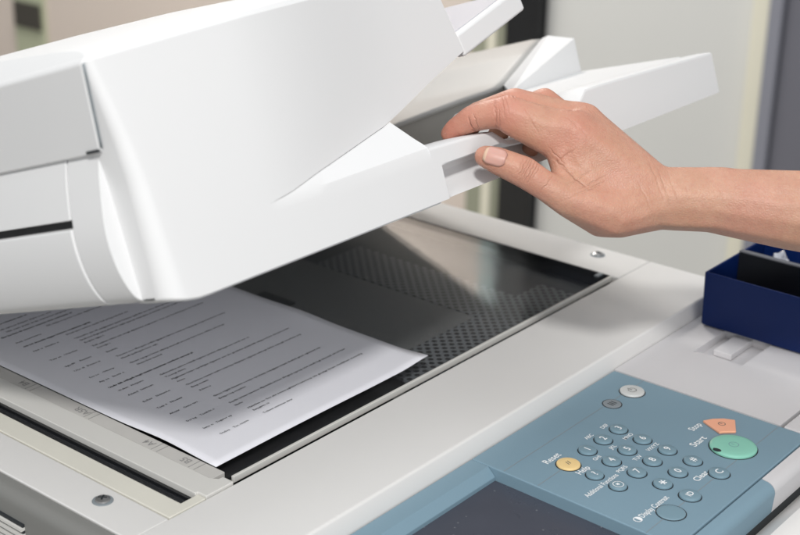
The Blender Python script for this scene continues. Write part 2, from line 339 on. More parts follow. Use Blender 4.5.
def fascia(name, x0, x1, mt, dz=0.0):
    b = NB(); p = [(-0.2414, ZS - 0.0010)]
    for k in range(7):
        a = R(88 + 87 * k / 6); p.append((-0.2440 + 0.0075 * math.cos(a), ZS - 0.0085 + 0.0070 * math.sin(a)))
    p += [(-0.2505, -0.034), (-0.2414, -0.034)]
    bm_prism(b, p, 'x', x0, x1); return part(name, b, M[mt], bevel=0)
fascia('panel_front_edge', -0.02, 0.2430, 'blue'); fascia('shelf_front_edge', 0.2436, 0.80, 'shelf')
bx('front_gap', -0.02, 0.80, -0.250, -0.2375, -0.060, -0.0342, 'gap', 0)
b = NB(); p = [(-0.2500, -0.0420)]
for k in range(9):
    a = R(80 + 100 * k / 8); p.append((-0.2690 + 0.018 * math.cos(a), -0.0440 + 0.0165 * math.sin(a)))
p += [(-0.2880, -0.075), (-0.2880, -0.30), (-0.2500, -0.30)]
bm_prism(b, p, 'x', -0.09, 0.80); part('front_door', b, M['deck'], bevel=0)

# ------------------------------------------------------------------ control panel
ZP = -0.0120
b = NB(); bm_prism(b, [(0.1405, -0.1030), (0.1405, -0.0884), (0.3148, -0.0884), (0.3148, -0.2404), (0.1365, -0.2404)], 'z', -0.0235, ZP)
panel = part('control_panel', b, M['blue'], bevel=0.0009, seg=3)
def pp(name, bm, mt, bevel=0.0, parent=panel, seg=2, **k): return obj(name, bm, mt, parent, bevel, seg, **k)
b = NB()   # frame along the rear of the touch screen, sloping down to it
bm_prism(b, [(-0.0884, -0.0260), (-0.0884, ZP - 0.0003), (-0.1020, ZP - 0.0003), (-0.1078, -0.0178), (-0.1078, -0.0260)], 'x', -0.06, 0.1403)
pp('screen_frame', b, M['blue'], 0.0005)
b = NB(); bm_box(b, -0.06, 0.1400, -0.2404, -0.1079, -0.0255, -0.0205); scr = pp('touch_screen', b, M['screen'])
b = NB()
for y, x0, x1 in ((-0.1135, 0.1410, 0.3146), (-0.1400, 0.1406, 0.1668), (-0.2190, 0.1375, 0.3146)):
    bm_box(b, x0, x1, y - 0.00022, y + 0.00022, ZP + 0.00005, ZP + 0.00014)
pp('moulded_line', b, M['midgrey'])
def key(x, y, r_, glyph, mt='key', h=0.0017, size=0.0072, ink=None, name='key', sx=1.0):
    b = NB(); bm_lathe(b, [(r_ + 0.0007, 0.00005), (r_ + 0.0007, 0.0002)], (x, y, ZP), 44)
    for f in b.faces: f.material_index = 1
    n0 = len(b.faces)
    bm_lathe(b, [(r_, 0.0002), (r_, h * 0.55), (r_ * 0.96, h * 0.85), (r_ * 0.86, h), (r_ * 0.5, h * 1.05)], (x, y, ZP), 44)
    bmesh.ops.recalc_face_normals(b, faces=b.faces)
    if glyph: text_bm(b, glyph, size, (x, y, ZP + h * 1.05 + 0.00008), 0, 'CENTER', 2, 0, sx)
    return pp(name, b, [M[mt], M['gap'], M[ink or 'white_ink']], recalc=False)
KX = [0.1985, 0.2178, 0.2372]; KY = [-0.1395, -0.1590, -0.1788, -0.1984]
labs = []
for (i, j, g) in ((0, 0, '1'), (1, 0, '2'), (2, 0, '3'), (0, 1, '4'), (1, 1, '5'), (2, 1, '6'), (0, 2, '7'), (1, 2, '8'), (2, 2, '9'), (0, 3, '\u2217'), (1, 3, '0'), (2, 3, '#')):
    x = KX[i] - 0.0018 * j; y = KY[j]
    if g == '\u2217':
        k = key(x, y, 0.0060, None, name='number_key')
        bb = NB()
        for a in (0, 60, 120):
            q = [tuple(Matrix.Rotation(R(a), 2) @ Vector(v) + Vector((x, y))) for v in ((-0.0026, -0.0004), (0.0026, -0.0004), (0.0026, 0.0004), (-0.0026, 0.0004))]
            bm_prism(bb, q, 'z', ZP + 0.00185, ZP + 0.00192 + a * 1e-7)
        obj('key_symbol', bb, M['white_ink'], k)
    else: key(x, y, 0.0060, g, name='number_key')
for (i, j, s) in ((1, 0, 'ABC'), (2, 0, 'DEF'), (0, 1, 'GHI'), (1, 1, 'JKL'), (2, 1, 'MNO'), (0, 2, 'PQRS'), (1, 2, 'TUV'), (2, 2, 'WXYZ')):
    b = NB(); text_bm(b, s, 0.0044, (KX[i] - 0.0018 * j - 0.002, KY[j] + 0.0098, ZP + 0.0002), 0, 'CENTER'); pp('key_letters', b, M['white_ink'], recalc=False)
b = NB(); text_bm(b, 'Reset', 0.0072, (0.1665, -0.1275, ZP + 0.0002)); pp('lettering', b, M['white_ink'], recalc=False)
b = NB(); text_bm(b, 'Help', 0.0064, (0.1690, -0.1510, ZP + 0.0002)); pp('lettering', b, M['white_ink'], recalc=False)
b = NB(); text_bm(b, 'Additional Functions', 0.0054, (0.1490, -0.1700, ZP + 0.0002), sx=0.80); pp('lettering', b, M['white_ink'], recalc=False)
b = NB(); text_bm(b, 'Display Contrast', 0.0060, (0.1505, -0.2078, ZP + 0.0002), sx=0.76); pp('lettering', b, M['white_ink'], recalc=False)
b = NB(); text_bm(b, 'Clear', 0.0066, (0.2110, -0.2115, ZP + 0.0002)); pp('lettering', b, M['white_ink'], recalc=False)
b = NB(); text_bm(b, 'Start', 0.0074, (0.2500, -0.1880, ZP + 0.0002), sx=1.15); pp('lettering', b, M['white_ink'], recalc=False)
b = NB(); text_bm(b, 'Stop', 0.0068, (0.2690, -0.1765, ZP + 0.0002)); pp('lettering', b, M['white_ink'], recalc=False)
b = NB()   # half-filled circle of the contrast symbol
for k in range(24):
    a0, a1 = 2 * math.pi * k / 24, 2 * math.pi * (k + 1) / 24
    c0 = (0.1470, -0.2078); ro, ri = 0.0029, (0.0023 if 6 <= k < 18 else 0.0)
    P = lambda rr, a: b.verts.new((c0[0] + rr * math.cos(a), c0[1] + rr * math.sin(a), ZP + 0.0002))
    if ri: b.faces.new((P(ri, a0), P(ro, a0), P(ro, a1), P(ri, a1)))
    else: b.faces.new((P(0, a0), P(ro, a0), P(ro, a1)))
pp('contrast_symbol', b, M['white_ink'])
key(0.1750, -0.1400, 0.0078, '//', 'yellow', 0.0015, 0.0050, 'dark_ink', 'reset_key', 1.3)
key(0.1745, -0.1602, 0.0056, '?', name='help_key')
k = key(0.1725, -0.1785, 0.0056, '\u2217', name='functions_key', size=0.007)
b = NB()
for q in range(28):
    a0, a1 = 2 * math.pi * q / 28, 2 * math.pi * (q + 1) / 28
    P = lambda rr, a: b.verts.new((0.1725 + rr * math.cos(a), -0.1785 + rr * math.sin(a), ZP + 0.00190))
    b.faces.new((P(0.0031, a0), P(0.0036, a0), P(0.0036, a1), P(0.0031, a1)))
obj('key_symbol', b, M['white_ink'], k)
key(0.1918, -0.2183, 0.0068, 'ID', name='identity_key', size=0.0058)
key(0.2288, -0.2188, 0.0066, 'C', name='clear_key', size=0.0072)
key(0.1668, -0.2192, 0.0088, None, name='contrast_key', h=0.0008)
pk = key(0.2928, -0.1168, 0.0088, None, 'greykey', 0.0016, name='power_key')
b = NB()
for q in range(3, 25):
    a0, a1 = R(70 + 320 * (q - 3) / 22 + 40), R(70 + 320 * (q - 2) / 22 + 40)
    P = lambda rr, a: b.verts.new((0.2928 + rr * math.cos(a), -0.1168 + rr * math.sin(a), ZP + 0.0018))
    b.faces.new((P(0.0026, a0), P(0.0031, a0), P(0.0031, a1), P(0.0026, a1)))
bm_box(b, 0.2925, 0.2931, -0.1165, -0.1128, ZP + 0.0017, ZP + 0.00182)
obj('power_symbol', b, M['dark_ink'], pk)
sk = key(0.2672, -0.1160, 0.0064, None, 'midgrey', 0.0006, name='energy_saver_key')
b = NB()
for dx in (-0.0022, 0.0, 0.0022): bm_box(b, 0.2672 + dx - 0.0004, 0.2672 + dx + 0.0004, -0.1185, -0.1135, ZP + 0.0006, ZP + 0.00072)
obj('key_symbol', b, M['gap'], sk)
# start and stop keys
st = key(0.2660, -0.2095, 0.0155, None, 'green', 0.0022, name='start_key')
b = NB(); q = [(0.0 + 0.0026 * math.cos(a), 0.0030 * math.sin(a)) for a in [R(30 * k) for k in range(12)]]
bm_prism(b, [(0.2530 + x * 0.62, -0.2045 + y) for x, y in q], 'z', ZP + 0.0018, ZP + 0.00238); obj('start_lamp', b, M['gap'], st)
b = NB()
for q in range(24):
    a0, a1 = 2 * math.pi * q / 24, 2 * math.pi * (q + 1) / 24
    P = lambda rr, a: b.verts.new((0.2665 + rr * math.cos(a), -0.2095 + rr * math.sin(a), ZP + 0.0024))
    b.faces.new((P(0.0030, a0), P(0.0034, a0), P(0.0034, a1), P(0.0030, a1)))
bm_box(b, 0.2663, 0.2667, -0.2100, -0.2075, ZP + 0.0023, ZP + 0.00242)
obj('start_symbol', b, M['key'], st)
b = NB()
arc = [(0.2843, -0.1772), (0.2908, -0.1808), (0.2963, -0.1862), (0.2998, -0.1935), (0.2850, -0.2018)]
inner = [(0.2818, -0.1985), (0.2788, -0.1955), (0.2765, -0.1940)]
bm_prism(b, arc + inner, 'z', ZP + 0.0001, ZP + 0.0020); sp = pp('stop_key', b, M['orange'], 0.0006)
b = NB()
for q in range(20):
    a0, a1 = 2 * math.pi * q / 20, 2 * math.pi * (q + 1) / 20
    P = lambda rr, a: b.verts.new((0.2880 + rr * math.cos(a), -0.1895 + rr * math.sin(a), ZP + 0.0021))
    b.faces.new((P(0.0021, a0), P(0.0026, a0), P(0.0026, a1), P(0.0021, a1)))
bm_box(b, 0.2878, 0.2882, -0.1900, -0.1872, ZP + 0.0020, ZP + 0.00212)
obj('stop_symbol', b, M['dark_ink'], sp)

# ------------------------------------------------------------------ the lifted document cover (its own frame: x along, y back, z up from the pad)
TILT = 19
lidroot_loc = Vector((0.0, -0.06, 0.156))
def lp(name, bm, mt, bevel=0.0, seg=2, parent=None, **k):
    o = obj(name, bm, mt, None, bevel, seg, **k); o.parent = parent; return o
# base slab with the white pad under it
b = NB(); bm_box(b, -0.050, 0.4985, 0.028, 0.49, 0.0012, 0.0085)
lid = lp('document_cover', b, M['lid'], 0.0015)
lid.parent = cop; lid.location = lidroot_loc - Vector(cop['origin']); lid.rotation_euler = (R(-TILT), 0, 0)
b = NB(); bm_box(b, -0.01, 0.46, 0.035, 0.44, -0.0030, 0.0006); lp('white_pad', b, M['lid'], 0.001, parent=lid)
b = NB()
b.free()
for x in (0.03, 0.40):
    b = NB(); bm_box(b, x, x + 0.05, 0.470, 0.515, -0.02, 0.012); lp('hinge', b, M['bodyside'], 0.002, parent=lid)

def lerp(a, b_, t): return a + (b_ - a) * t
def interp(tab, x):
    if x <= tab[0][0]: return tab[0][1]
    for (x0, y0), (x1, y1) in zip(tab, tab[1:]):
        if x <= x1: return lerp(y0, y1, (x - x0) / (x1 - x0))
    return tab[-1][1]
# feeder housing: front skin as a grid of columns; each column has stations from rim bottom to top edge
XC = 0.000                       # where the crease begins
def setback(x):                  # the upper face falls back behind the rim towards the right
    t = max(0.0, (x - XC) / 0.138); return 0.026 * (t * t * (1.9 - 0.9 * t)) if t < 1 else 0.026 + 0.016 * (1 - math.exp(-(t - 1) * 1.8))
crease = [(XC, 0.0346), (0.02, 0.0372), (0.045, 0.0420), (0.075, 0.0462), (0.1335, 0.0540), (0.1575, 0.0600), (0.2400, 0.0843)]
rimtop = [(XC, 0.0345), (0.138, 0.0352)]
topz = [(-0.092, 0.1290), (0.02, 0.1346), (0.10, 0.1375), (0.25, 0.1385)]
b = NB()
NE, NU = 10, 26
cols = []
# left rounded edge columns (t from the side to the face), then the face
def side_x(w): return interp([(0.0, -0.0815), (0.025, -0.0820), (0.0616, -0.0828), (0.085, -0.0850), (0.10, -0.0875), (0.129, -0.0925)], w)
def edge_x(w): return side_x(w) + lerp(0.0115, 0.0045, w / 0.129)
def bottom_w(x): return 0.0012 + 0.0052 * max(0.0, (-0.058 - x) / 0.0225) ** 2
rows_w = []
NW = 30
def face_col_left(i):            # i in 0..NE for the rounded edge
    out = []
    for j in range(NW + 1):
        t = j / NW; r_ = lerp(0.0115, 0.0045, t); xs_ = side_x(0.129 * t)
        ang = R(90 * i / NE)
        x = xs_ + r_ * (1 - math.cos(ang)); y = r_ * (1 - math.sin(ang))
        z = lerp(bottom_w(x), interp(topz, x) , t)
        out.append((x, y, z))
    return out
grid = [face_col_left(i) for i in range(NE + 1)]
for i in range(1, 11):
    out = []
    for j in range(NW + 1):
        t = j / NW; xe = edge_x(0.129 * t); x = lerp(xe, XC, i / 10)
        out.append((x, 0.0, lerp(bottom_w(x), interp(topz, x), t)))
    grid.append(out)
V = [[b.verts.new(p) for p in g] for g in grid]
for a, c in zip(V, V[1:]):
    for j in range(NW): b.faces.new((a[j], c[j], c[j + 1], a[j + 1]))
# right part: upper face above the crease. last columns lean left towards the top
x_end_bot, x_end_top = 0.2400, 0.2215
j_cr = 8
colsR = []
for i in range(1, 25):
    s = i / 24; xb = lerp(XC, x_end_bot, s); xt = lerp(XC, x_end_top, s)
    wb = interp(crease, xb); wt = interp(topz, xt)
    out = []
    for j in range(NW - j_cr + 1):
        t = j / (NW - j_cr); x = lerp(xb, xt, t)
        out.append((x, setback(x), lerp(wb, wt, t)))
    colsR.append(out)
# stitch at XC: use the left grid's last column from the nearest row upward
base_col = [v for v in V[-1]]
# snap the row j_cr of the seam column to the crease start
for j in range(NW + 1):
    v = base_col[j]
    if j <= j_cr: v.co.z = lerp(0.0012, 0.0346, j / j_cr)
    else: v.co.z = lerp(0.0346, interp(topz, XC), (j - j_cr) / (NW - j_cr))
prev = base_col[j_cr:]
RV = []
for c in colsR:
    cur = [b.verts.new(p) for p in c]; RV.append(cur)
    for j in range(len(cur) - 1): b.faces.new((prev[j], cur[j], cur[j + 1], prev[j + 1]))
    prev = cur
# rounded top edge and crowned top skin
topcol = [g[-1] for g in V] + [c[-1] for c in RV]
crown = [(0.0020, 0.0030), (0.006, 0.0048), (0.014, 0.0066), (0.035, 0.0088), (0.075, 0.0118), (0.15, 0.0160), (0.27, 0.0180), (0.36, 0.0130), (0.40, -0.03), (0.402, -0.128)]
pv = topcol; lsk = None
for dv, dw in crown:
    cur = [b.verts.new((v.co.x + 1.2 * max(dw, 0) * max(0.0, 1 - (v.co.x + 0.0925) / 0.05), max(v.co.y, 0) * max(0, 1 - dv / 0.2) + dv, v.co.z + dw)) for v in topcol]
    for i in range(len(cur) - 1): b.faces.new((pv[i], pv[i + 1], cur[i + 1], cur[i]))
    if dw > 0:
        sk = b.verts.new((-0.0925, cur[0].co.y, 0.1285))
        if lsk is None: b.faces.new((pv[0], cur[0], sk))
        else: b.faces.new((pv[0], cur[0], sk, lsk))
        lsk = sk
    pv = cur
# right end wall and left return
endc = RV[-1]; bk = [b.verts.new((v.co.x, 0.40, v.co.z)) for v in endc]
for j in range(len(endc) - 1): b.faces.new((endc[j], bk[j], bk[j + 1], endc[j + 1]))
lc = V[0]; bk = [b.verts.new((v.co.x, 0.026, v.co.z)) for v in lc]
for j in range(len(lc) - 1): b.faces.new((lc[j], lc[j + 1], bk[j + 1], bk[j]))
# underside, from the crease line back
uc = [c[0] for c in RV[12:]]; bk = [b.verts.new((v.co.x, 0.40, v.co.z + 0.0)) for v in uc]
for i in range(len(uc) - 1): b.faces.new((uc[i], bk[i], bk[i + 1], uc[i + 1]))
# rim (below the crease): front face and the ledge that rises to the crease
# front face of the rim goes on to x_rim
XR = 0.138
nr = 14
prevF = [base_col[j] for j in range(j_cr + 1)]
seam = base_col[j_cr]
pT, pC = seam, seam
botR = []
for i in range(1, nr + 1):
    x = lerp(XC, XR, i / nr)
    F_ = [b.verts.new((x, 0.0, lerp(0.0012, interp(rimtop, x) - 0.0012, j / j_cr))) for j in range(j_cr)] + [b.verts.new((x, 0.0010 * i / nr, interp(rimtop, x)))]
    for j in range(j_cr): b.faces.new((prevF[j], F_[j], F_[j + 1], prevF[j + 1]))
    C_ = b.verts.new((x, setback(x) + 0.0001, interp(crease, x) - 0.0003))
    if pC is pT: b.faces.new((pT, F_[-1], C_))
    else: b.faces.new((pT, F_[-1], C_, pC))
    prevF, pT, pC = F_, F_[-1], C_; botR.append(F_[0].co.copy())
bott = [g[0] for g in V] ; fb = botR
bb = [v.co.copy() for v in bott] + fb
lo1 = [b.verts.new(p) for p in bb]; lo2 = [b.verts.new((p.x, 0.0012 + max(p.y, 0), max(p.z - 0.0010, 0.0002))) for p in bb]; lo3 = [b.verts.new((p.x, 0.030, max(p.z - 0.0010, 0.0002))) for p in bb]
for i in range(len(bb) - 1):
    b.faces.new((lo1[i], lo1[i + 1], lo2[i + 1], lo2[i])); b.faces.new((lo2[i], lo2[i + 1], lo3[i + 1], lo3[i]))
# ledge end wall (left wall of the finger opening)
e = [b.verts.new(p) for p in ((XR, 0.0, 0.0012), (XR, 0.0, 0.0352), (XR, setback(XR) + 0.0001, 0.0536), (XR + 0.004, 0.10, 0.0530), (XR + 0.004, 0.10, 0.0012))]
b.faces.new(e)
feeder = lp('feeder_housing', b, M['lid'], parent=lid, smooth=28)

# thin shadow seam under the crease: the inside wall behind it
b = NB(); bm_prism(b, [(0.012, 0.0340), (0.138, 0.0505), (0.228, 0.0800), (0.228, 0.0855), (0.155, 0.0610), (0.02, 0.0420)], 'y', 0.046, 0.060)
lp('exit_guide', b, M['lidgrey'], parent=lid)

# handle bar, with the scoop for the thumb cut into its front
b = NB()
def bar_top(x): return interp([(0.138, 0.0352), (0.18, 0.0338), (0.203, 0.0318), (0.216, 0.0232), (0.235, 0.0215), (0.29, 0.0215), (0.315, 0.0385), (0.34, 0.0385), (0.4985, 0.0335)], x)
def scoop(x):
    return interp([(0.1462, 0.0), (0.1500, 0.80), (0.158, 1.0), (0.25, 1.0), (0.288, 0.4), (0.305, 0.0)], x)
xsn = [0.1380, 0.142, 0.1462, 0.1476, 0.1500, 0.154, 0.158, 0.166, 0.175, 0.185, 0.195, 0.203, 0.209, 0.216, 0.225, 0.235, 0.25, 0.27, 0.288, 0.297, 0.305, 0.315, 0.33, 0.36, 0.40, 0.44, 0.48, 0.4965]
rows = []
for x in xsn:
    T = bar_top(x); s = scoop(x); lipz = min(0.0222, T - 0.004)
    deep = 0.017 * s
    sec = [(0.0275, 0.0012)]
    sec += [(0.0040 * s, 0.0012), (0.0050 * s, 0.0022), (deep * 0.55, 0.0055), (deep * 0.85, 0.011), (deep, 0.0165), (deep * 0.92, lipz - 0.001), (deep * 0.5, lipz - 0.0006 * s), (0.0008 * s, lipz), (0.0, lipz + 0.0008), (0.0, lipz + 0.0014)]
    sec += [(0.0, T - 0.0022), (0.0, T - 0.0018), (0.0006, T - 0.0005), (0.0020, T), (0.012, T + 0.0006), (0.0240, T + 0.0004), (0.0275, T - 0.002)]
    rows.append([b.verts.new((x, y, z)) for y, z in sec])
for a, c in zip(rows, rows[1:]):
    n = len(a)
    for j in range(n): b.faces.new((a[j], a[(j + 1) % n], c[(j + 1) % n], c[j]))
b.faces.new(rows[0]); b.faces.new(rows[-1][::-1])
lp('handle_rim', b, M['lid'], parent=lid, smooth=38)

# output tray behind the rim
b = NB()
bm_prism(b, [(0.0280, 0.0345), (0.124, 0.0382), (0.124, 0.0090), (0.0280, 0.0090)], 'x', 0.330, 0.4980)          # flat right block
lp('tray_block', b, M['lid'], 0.0010, parent=lid)
b = NB()   # rising stop at the right end: facets
pts = {'a': (0.4980, 0.1245, 0.0665), 'b': (0.4980, 0.1500, 0.0735), 'c': (0.4980, 0.1560, 0.0725), 'd': (0.395, 0.1245, 0.0395), 'e': (0.430, 0.1560, 0.0440), 'f': (0.4980, 0.1245, 0.0383), 'g': (0.4980, 0.156, 0.009), 'h': (0.430, 0.1560, 0.009), 'i': (0.395, 0.1245, 0.009), 'j': (0.4980, 0.1245, 0.009)}
vv = {k_: b.verts.new(p) for k_, p in pts.items()}
for f in (('a', 'd', 'i', 'j'), ('a', 'b', 'd'), ('b', 'e', 'd'), ('b', 'c', 'e'), ('c', 'g', 'h', 'e'), ('e', 'h', 'i', 'd'), ('a', 'j', 'g', 'c', 'b'), ('i', 'h', 'g', 'j')):
    b.faces.new([vv[q] for q in f])
lp('paper_stop', b, M['lid'], parent=lid, smooth=20)
b = NB()   # paper tray surface: curves up to the right
rows = []
for y in (0.157, 0.168, 0.30, 0.44):
    rows.append([(x, y, z - (0.0012 if y == 0.157 else 0)) for x, z in ((0.205, 0.0400), (0.27, 0.0398), (0.33, 0.0424), (0.38, 0.0440), (0.41, 0.0440), (0.425, 0.0446), (0.44, 0.0490), (0.47, 0.0612), (0.498, 0.0730))])
grid_faces(b, rows); o = lp('output_tray', b, M['trayshade'], parent=lid)
s_ = o.modifiers.new('shell', 'SOLIDIFY'); s_.thickness = 0.003; s_.offset = 1
b = NB(); bm_box(b, 0.1395, 0.33, 0.028, 0.157, 0.0086, 0.0110); lp('tray_floor', b, M['trayinner_shade'], 0, parent=lid)
b = NB(); bm_prism(b, [(0.1425, 0.0088), (0.4975, 0.0088), (0.4975, 0.0700), (0.47, 0.0585), (0.44, 0.0460), (0.41, 0.0415), (0.38, 0.0415), (0.33, 0.0405), (0.27, 0.0388), (0.205, 0.0390), (0.1425, 0.0390)], 'y', 0.1585, 0.163); lp('tray_riser', b, M['trayinner_shade'], 0.0005, parent=lid)
b = NB(); bm_prism(b, [(0.296, 0.010), (0.312, 0.034), (0.318, 0.0370), (0.330, 0.0375), (0.330, 0.010)], 'y', 0.060, 0.123); lp('tray_ramp', b, M['lid'], 0.002, parent=lid)

# input tray on top: inclined plate with a white front rail
t17 = R(14.8)
def inc(x, y, z):   # tray-local to cover-local
    return (0.2510 + x * math.cos(t17) - z * math.sin(t17), y, 0.0829 + x * math.sin(t17) + z * math.cos(t17))
b = NB(); vs = bm_box(b, -0.010, 0.0715, 0.0385, 0.0466, 0.0, 0.0160)
for v in b.verts: v.co = inc(*v.co)
lp('tray_rail', b, M['lid'], 0.0022, 3, parent=lid)
b = NB(); vs = bm_box(b, -0.012, 0.0700, 0.0468, 0.38, 0.0010, 0.0157)
for v in b.verts: v.co = inc(*v.co)
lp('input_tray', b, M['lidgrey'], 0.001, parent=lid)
# left end: bulging roller cover (ring, two shells with a slit), side panel above
prof = [(-0.0822, 0.0876), (-0.0846, 0.0805), (-0.0872, 0.0712), (-0.0897, 0.0598), (-0.0916, 0.0500), (-0.0924, 0.0415), (-0.0921, 0.0320), (-0.0905, 0.0222), (-0.0874, 0.0130), (-0.0835, 0.0068), (-0.0765, 0.0042)]
# smoothed profile by subdivision
def chaikin(p, n=2):
    for _ in range(n):
        q = [p[0]]
        for a, c in zip(p, p[1:]): q += [tuple(lerp(a[k], c[k], 0.25) for k in range(2)), tuple(lerp(a[k], c[k], 0.75) for k in range(2))]
        p = q + [p[-1]]
    return p
prof = chaikin(prof)
def bulge(name, y0, y1, off, sel=None, mt='lid', rnd=0.002, parent=lid):
    p = [q for q in prof if (sel is None or sel(q))]
    b = NB(); poly = [(x - off, z) for x, z in p]; poly += [(-0.066, p[-1][1]), (-0.066, p[0][1])]
    bm_prism(b, poly, 'y', y0, y1); return lp(name, b, M[mt], rnd, 3, parent=parent, smooth=30)
bulge('roller_end_cap', 0.0225, 0.0495, 0.0)
bulge('roller_cover', 0.0508, 0.385, 0.0003, lambda q: q[1] > 0.0518, rnd=0.0012)
bulge('lower_roller_cover', 0.0508, 0.385, 0.0003, lambda q: q[1] < 0.0494, rnd=0.0012)
bulge('roller_slit', 0.0510, 0.384, -0.0050, lambda q: 0.044 < q[1] < 0.058, 'black', 0)
b = NB(); bm_prism(b, [(-0.0862, 0.0840), (-0.0938, 0.1285), (-0.0915, 0.1308), (-0.080, 0.1308), (-0.070, 0.1308), (-0.070, 0.0840)], 'y', 0.0, 0.39)
for v in b.verts:
    if v.co.y < 0.1: v.co.y = 0.0165 - 0.0135 * (v.co.z - 0.087) / 0.042
lp('side_panel', b, M['lid'], 0.0012, 3, parent=lid, smooth=30)
b = NB(); bm_box(b, -0.0874, -0.078, 0.0172, 0.0270, 0.0848, 0.0864); lp('panel_gap', b, M['gap'], parent=lid)
b = NB(); bm_box(b, -0.078, -0.070, 0.0497, 0.0506, 0.010, 0.084); lp('cover_gap', b, M['gap'], parent=lid)

b = NB(); rows = []
for k in range(9):
    z = 0.0865 + 0.042 * k / 8; y = 0.0165 - 0.0135 * (z - 0.087) / 0.042
    rows.append([(side_x(z) - 0.0004, y - 0.0014, z), (side_x(z) - 0.0004, y + 0.0002, z)])
grid_faces(b, rows); o = lp('panel_seam', b, M['midgrey'], parent=lid); s_ = o.modifiers.new('thickness', 'SOLIDIFY'); s_.thickness = 0.0006; s_.offset = 0

# ------------------------------------------------------------------ printed sheet on the glass
b = NB()
nx, ny = 28, 40
def sheet_z(x, y):
    u_ = (x - 0.0084) / 0.21; v_ = (y - 0.009) / 0.297
    z = 0.0019 + 0.0005 * math.sin(u_ * 5.0 + v_ * 2.0) * (1 - v_)
    z += 0.0020 * math.exp(-((u_ - 0.0) / 0.10) ** 2 - ((v_ - 0.16) / 0.10) ** 2)
    z += 0.0022 * math.exp(-((u_ - 1.0) / 0.10) ** 2 - ((v_ - 0.0) / 0.06) ** 2)
    z += 0.0012 * math.exp(-((u_ - 1.0) / 0.12) ** 2 - ((v_ - 0.42) / 0.08) ** 2)
    return max(z, 0.0017)
rows = [[(0.0081 + 0.21 * i / nx, 0.0092 + 0.297 * j / ny, sheet_z(0.0081 + 0.21 * i / nx, 0.0092 + 0.297 * j / ny)) for i in range(nx + 1)] for j in range(ny + 1)]
grid_faces(b, rows)
sheet = obj('printed_sheet', b, M['paper'], smooth=60)
s_ = sheet.modifiers.new('thickness', 'SOLIDIFY'); s_.thickness = 0.00012; s_.offset = -1
tag(sheet, 'white sheet of printed text lying on the copier glass', 'paper')
b = NB()
rnd = random.Random(11)
def word_line(x0, x1, y, bold=False):
    n_ = int((x1 - x0) / 0.00135); st = ''
    while len(st) < n_: st += ''.join(rnd.choice('aeionrstlcdumphegaeotns') for _ in range(rnd.randint(3, 9))) + ' '
    st = st[:n_].strip().capitalize()
    cu = bpy.data.curves.new('line', 'FONT'); cu.body = st; cu.size = 0.0027; cu.resolution_u = 1; cu.offset = 0.00013 if bold else 0.00005
    o = bpy.data.objects.new('line', cu); col.objects.link(o); bpy.context.view_layer.update()
    me = bpy.data.meshes.new_from_object(o.evaluated_get(bpy.context.evaluated_depsgraph_get()))
    w_ = max(v.co.x for v in me.vertices); k_ = (x1 - x0) / w_
    for v in me.vertices:
        px, py = x0 + v.co.x * k_, y + v.co.y; v.co = (px, py, sheet_z(px, py) + 0.00018)
    b.from_mesh(me); bpy.data.objects.remove(o); bpy.data.curves.remove(cu); bpy.data.meshes.remove(me)
for y, b_, segs in (
    (0.2855, 1, ((0.037, 0.075),)), (0.276, 0, ((0.037, 0.09),)), (0.270, 0, ((0.045, 0.12),)), (0.2635, 1, ((0.036, 0.100),)), (0.257, 0, ((0.071, 0.17),)),
    (0.2485, 0, ((0.0375, 0.060),)), (0.239, 1, ((0.037, 0.098),)), (0.2335, 0, ((0.071, 0.13),)), (0.2275, 0, ((0.037, 0.045), (0.0475, 0.0595))), (0.2235, 0, ((0.071, 0.186),)), (0.218, 0, ((0.071, 0.190),)), (0.2125, 0, ((0.071, 0.089),)),
    (0.2065, 0, ((0.0355, 0.045), (0.048, 0.0595))), (0.2035, 0, ((0.071, 0.180),)), (0.1985, 0, ((0.071, 0.083),)), (0.1905, 0, ((0.036, 0.0445), (0.049, 0.059))), (0.1880, 0, ((0.071, 0.081),)),
    (0.1800, 0, ((0.0357, 0.0445), (0.047, 0.0585))), (0.1770, 0, ((0.071, 0.178),)), (0.1718, 0, ((0.071, 0.105),)), (0.1640, 0, ((0.036, 0.0445), (0.0475, 0.058))), (0.1615, 0, ((0.070, 0.162),)), (0.1560, 0, ((0.072, 0.095),)),
    (0.1535, 0, ((0.036, 0.0445), (0.0475, 0.058))), (0.1420, 1, ((0.0347, 0.112),)), (0.1335, 0, ((0.036, 0.0445), (0.047, 0.058))), (0.1310, 0, ((0.071, 0.158),)), (0.1258, 0, ((0.0715, 0.090),)), (0.1235, 0, ((0.036, 0.0445), (0.047, 0.058))), (0.1200, 0, ((0.072, 0.189),)), (0.1145, 0, ((0.072, 0.079),)),
    (0.1085, 0, ((0.036, 0.044), (0.0475, 0.060))), (0.1060, 0, ((0.0722, 0.187),)), (0.1008, 0, ((0.0725, 0.088),)), (0.0945, 0, ((0.036, 0.0445), (0.0475, 0.058))), (0.0930, 0, ((0.073, 0.083),)), (0.0820, 0, ((0.036, 0.0445), (0.048, 0.0605))), (0.0795, 0, ((0.073, 0.1795),)), (0.0742, 0, ((0.073, 0.098),)),
    (0.0660, 0, ((0.036, 0.0445), (0.048, 0.0605))), (0.0645, 0, ((0.073, 0.190),)), (0.0590, 0, ((0.073, 0.080),)), (0.0508, 0, ((0.0364, 0.045), (0.048, 0.0618))), (0.0500, 0, ((0.076, 0.092), (0.0935, 0.192))), (0.0450, 0, ((0.076, 0.091),)),
    (0.0375, 0, ((0.0383, 0.047), (0.0505, 0.064))), (0.0372, 0, ((0.0777, 0.1056),))):
    for x0, x1 in segs: word_line(x0, x1, y - 0.001, b_)
obj('printed_text', b, M['ink'], sheet, recalc=False)

